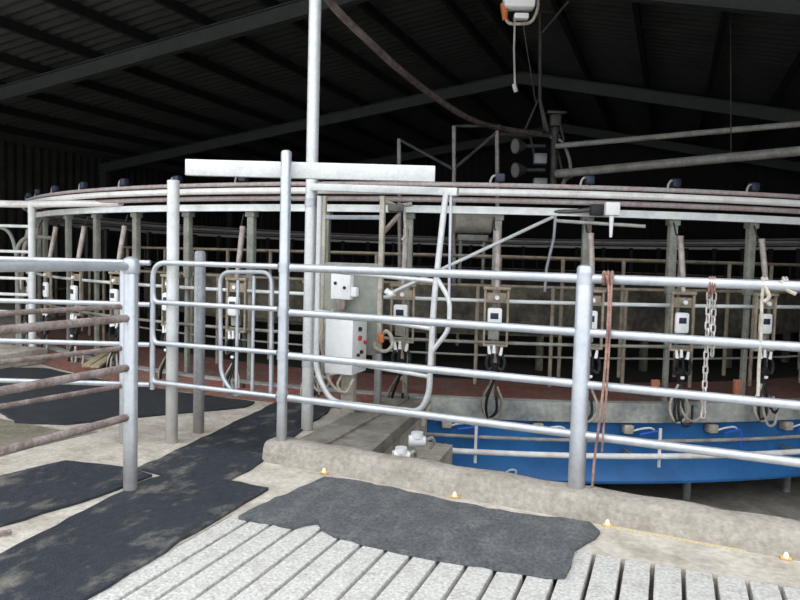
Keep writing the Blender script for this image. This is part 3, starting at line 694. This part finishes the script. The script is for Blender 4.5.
# ------------------------------------------------------------------ left entry race
er = thing('entry_race', 'pale pipe race frame with tall post at the far left beside the ring', 'frame', (-8.45, 7.38, 0)); L0 = er.location
MB().post(0, 0, 0, 2.2, .05, 16, .2).build('post', M['beamg'], er)
for z in (2.15, 1.84, 1.48, 1.1, .87, .62):
    MB().tube([(0, 0, z), (-3.4, -.9, z)], .05 if z > 2 else .022, 10).build('rail', M['pipew'] if z > 2 else M['beamg'], er)
MB().post(-3.4, -.9, 0, 2.2, .05, 16, .2).build('post', M['beamg'], er)
MB().tube([(0, 0, 2.15), (2.0, -.6 + .16, 2.13)], .045, 10).build('rail', M['pipew'], er)
hg = thing('hoop_gate', 'curved tube hoop gate at the far left behind the entry race post', 'gate', onD(20, 320, 10.2)); L0 = hg.location; hg.location.z = 0
L0 = hg.location
MB().tube(fillet([onD(18, 358, 10.2) - L0, onD(17, 246, 10.2) - L0, onD(27, 236, 10.2) - L0, onD(52, 238, 10.2) - L0], .2, 6), .03, 10).build('hoop', M['bail'], hg)
MB().tube(fillet([onD(22, 358, 10.2) - L0, onD(16, 250, 10.2) - L0, onD(9, 228, 10.2) - L0, onD(-20, 226, 10.2) - L0], .2, 6), .025, 10).build('hoop', M['bail'], hg)
# low concrete step at left, planks
o = MB().box((0, 0, .1), (1.5, .9, .2), .05, .02).build('concrete_step', M['conc']); o.location = (-8.5, 6.55, 0); tag(o, 'low concrete step at the far left by the entry race', 'step')
for i, (p0, p1, lab) in enumerate((((86, 366), (107, 353), 'pale wooden plank lying on platform edge, left of the pair'), ((95, 367), (113, 355), 'pale wooden plank lying on platform edge, right of the pair'))):
    a, b = onZ(*p0, .14), onZ(*p1, .14); d = b - a
    o = MB().box((0, 0, 0), (d.length, .10, .035), 0, .005).build('wooden_plank', M['wood']); o.location = (a + b) / 2; o.rotation_euler = (0, 0, math.atan2(d.y, d.x)); tag(o, lab, 'plank')

# ------------------------------------------------------------------ overhead things
hs = MB().tube(spline([onD(x, y, D) for x, y, D in ((296, -95, 6.6), (306, -50, 6.9), (322, -12, 7.2), (335, 8, 7.5), (360, 33, 8.0), (400, 70, 9.0), (435, 97, 10.2), (470, 119, 11.4), (500, 128, 12.4), (540, 134, 13.2))], 8), .045, 10).build('overhead_hose', M['hoseb']); tag(hs, 'thick brown hose sagging from the roof to the hanging machinery', 'hose')
D = 13.3
def od(x, y, dd=D): return onD(x, y, dd)
mc = thing('rotary_gland', 'cluster of hanging pump machinery with flange over the ring', 'machinery', od(548, 150)); L0 = mc.location
def mp(x, y, dd=D): return onD(x, y, dd) - L0
MB().tube([mp(541, -95), mp(540, 100), mp(548, 132)], .035, 10).build('hanger_pipe', M['machine'], mc)
MB().box(mp(555, 121), (.2, .2, .22), .4, .03).build('flange_motor', M['machine'], mc)
MB().box(mp(556, 113), (.36, .2, .05), .4, .01).build('flange', M['machine'], mc)
MB().tube([mp(555, 128), mp(553, 188)], .07, 14).build('column', M['machine'], mc)
MB().box(mp(540, 159), (.24, .2, .2), .3, .02).build('pump_body', M['galvlow'], mc)
MB().box(mp(540, 182), (.26, .2, .14), .3, .02).build('pump_base', M['galvlow'], mc)
for a, b in (((538, 100), (525, 130)), ((540, 105), (545, 130)), ((560, 125), (564, 140)), ((530, 135), (535, 158)), ((556, 145), (562, 170))):
    MB().tube([mp(*a), mp(*b)], .022, 8).build('stay', M['machine'], mc)
MB().tube(spline([mp(550, 137), mp(562, 142), mp(569, 158), mp(571, 172)], 6), .03, 8).build('link_hose', M['pipedim'], mc)
MB().tube(spline([mp(572, 176), mp(565, 180), mp(561, 190)], 6), .04, 8).build('link_hose', M['pipedim'], mc)
MB().tube([mp(500, 134), mp(560, 136)], .035, 8).build('cross_pipe', M['machine'], mc)
for y, lab in ((146, 'upper round floodlight on the hanging machinery'), (170, 'lower round floodlight on the hanging machinery')):
    p = od(524, y); t = thing('floodlight', lab, 'floodlight', p); ax = (od(514, y + 1) - p).normalized() ; ax = (ax * .85 + Vector((0, -.5, 0))).normalized()
    MB().tube([-ax * .02 , ax * .12, ax * .20], .1, 18, rs=[.06, .13, .15]).build('housing', M['machine'], t)
    MB().tube([ax * .195, ax * .205], .13, 18).build('lens', M['lens'], t)
    MB().tube([Vector((0, 0, 0)), od(545, y) - p], .035, 10).build('bracket', M['machine'], t)
for pts, r, lab in ((((556, 146, 13.0), (800, 124, 11.2), (980, 108, 10.2)), .05, 'upper dusty pipe running right from the hanging machinery'), (((556, 174, 13.0), (800, 151, 10.7), (980, 133, 9.6)), .078, 'lower thicker dusty pipe running right from the hanging machinery')):
    P = [onD(*p) for p in pts]
    o = MB().tube([P[0], P[0].lerp(P[1], .5), P[1], P[1] + (P[1] - P[0]) * .5], r, 14).build('overhead_pipe', M['pipedim']); tag(o, lab, 'pipe')
cr = MB().tube([onD(730, -120, 11.6), onD(731, 160, 11.6)], .008, 6).build('hanging_wire', M['machine']); tag(cr, 'thin dark wire hanging from the roof to the overhead pipes', 'wire')
# pipe frame over ring
pfm = thing('pipe_support_frame', 'thin pipe frame with diagonal braces rising above the ring behind the box beam', 'frame', onD(450, 190, 12.0)); L0 = pfm.location
def pp(x, y, dd=12.0): return onD(x, y, dd) - L0
for a, b in (((399, 139), (400, 300)), ((454, 126), (454, 300)), ((497, 131), (498, 300))):
    MB().tube([pp(*a), pp(*b)], .035, 8).build('upright', M['pipedim'], pfm)
for a, b in (((400, 140), (453, 169)), ((455, 168), (496, 133)), ((455, 126), (500, 126))):
    MB().tube([pp(*a), pp(*b)], .026, 8).build('brace', M['machine'], pfm)
# hanging lamp unit near top
hl = thing('hanging_control', 'white and orange hanging unit with pull cable near the top edge', 'lamp unit', onD(520, 6, 8.0)); L0 = hl.location
def hh(x, y, dd=8.0): return onD(x, y, dd) - L0
MB().box(hh(519, 0), (.36, .2, .22), .35, .04).build('housing', M['plastic'], hl)
MB().tube([hh(504, 4), hh(505, 20)], .04, 12, rs=[.045, .03]).build('orange_end', M['orange'], hl)
MB().tube(fillet([hh(505, 12), hh(507, 24), hh(531, 24), hh(538, 10), hh(538, -8)], .08, 6), .018, 10).build('guard_bar', M['creamhose'], hl)
MB().box(hh(521, 17), (.16, .12, .06), .35, .01).build('lower_plate', M['plastic'], hl)
MB().tube([hh(515, 14), hh(514, 50), hh(515, 88)], .012, 8).build('pull_cable', M['pipedim'], hl)
MB().tube([hh(514, 84), hh(516, 92)], .025, 8).build('cable_end', M['pipedim'], hl)
MB().tube([hh(520, -5), hh(521, -110)], .02, 8).build('suspension_rod', M['machine'], hl)
o = MB().tube([onD(524, -60, 12.5), onD(524, 30, 12.5), onD(536, 105, 13.2)], .012, 6).build('stay_wire', M['machine']); tag(o, 'thin stay wire running down behind the hanging unit', 'wire')
o = MB().tube([onD(568, 2, 10.6), onD(548, 26, 11.2), onD(541, 34, 11.4)], .02, 6).build('stay_rod', M['machine']); tag(o, 'short diagonal stay rod meeting the hanger pipe near the roof', 'rod')
# receiving tank inside ring
tk = thing('receiver_tank', 'pale drum tank inside the ring between frame uprights', 'tank', onD(473, 222, 11.5)); 
ax = rt * .32
MB().tube([-ax * 1.0, -ax * .9, ax * .9, ax * 1.0], .2, 20, rs=[.14, .19, .19, .14]).build('drum', M['cream'], tk)
MB().box((0, 0, -.26), (.5, .2, .1), YAW, .01).build('cradle', M['bail'], tk)
for s in (-1, 1): MB().tube([ax * .6 * s + Vector((0, 0, -.28)), ax * .6 * s + Vector((0, 0, -tk.location.z + .11))], .03, 8).build('stand_leg', M['bail'], tk)

# ------------------------------------------------------------------ light
w = bpy.data.worlds.new('world'); sc.world = w; w.use_nodes = True
nt = w.node_tree; bg = nt.nodes['Background']
tc = nt.nodes.new('ShaderNodeTexCoord'); sx = nt.nodes.new('ShaderNodeSeparateXYZ'); nt.links.new(tc.outputs['Generated'], sx.inputs[0])
cr_ = nt.nodes.new('ShaderNodeValToRGB'); cr_.color_ramp.elements[0].color = (.54, .56, .59, 1); cr_.color_ramp.elements[1].color = (1.0, 1.04, 1.08, 1); cr_.color_ramp.elements[1].position = .75
nt.links.new(sx.outputs[2], cr_.inputs[0]); nt.links.new(cr_.outputs[0], bg.inputs[0]); bg.inputs[1].default_value = 2.6
sd = bpy.data.lights.new('soft_sun', 'SUN'); sd.energy = .5; sd.angle = math.radians(50); sd.color = (1, .98, .94)
so = bpy.data.objects.new('soft_sun', sd); COL.objects.link(so)
so.rotation_euler = Vector((.35, .8, -1.5)).to_track_quat('-Z', 'Y').to_euler()
sc.view_settings.view_transform = 'Standard'; sc.view_settings.look = 'None'; sc.view_settings.exposure = 0
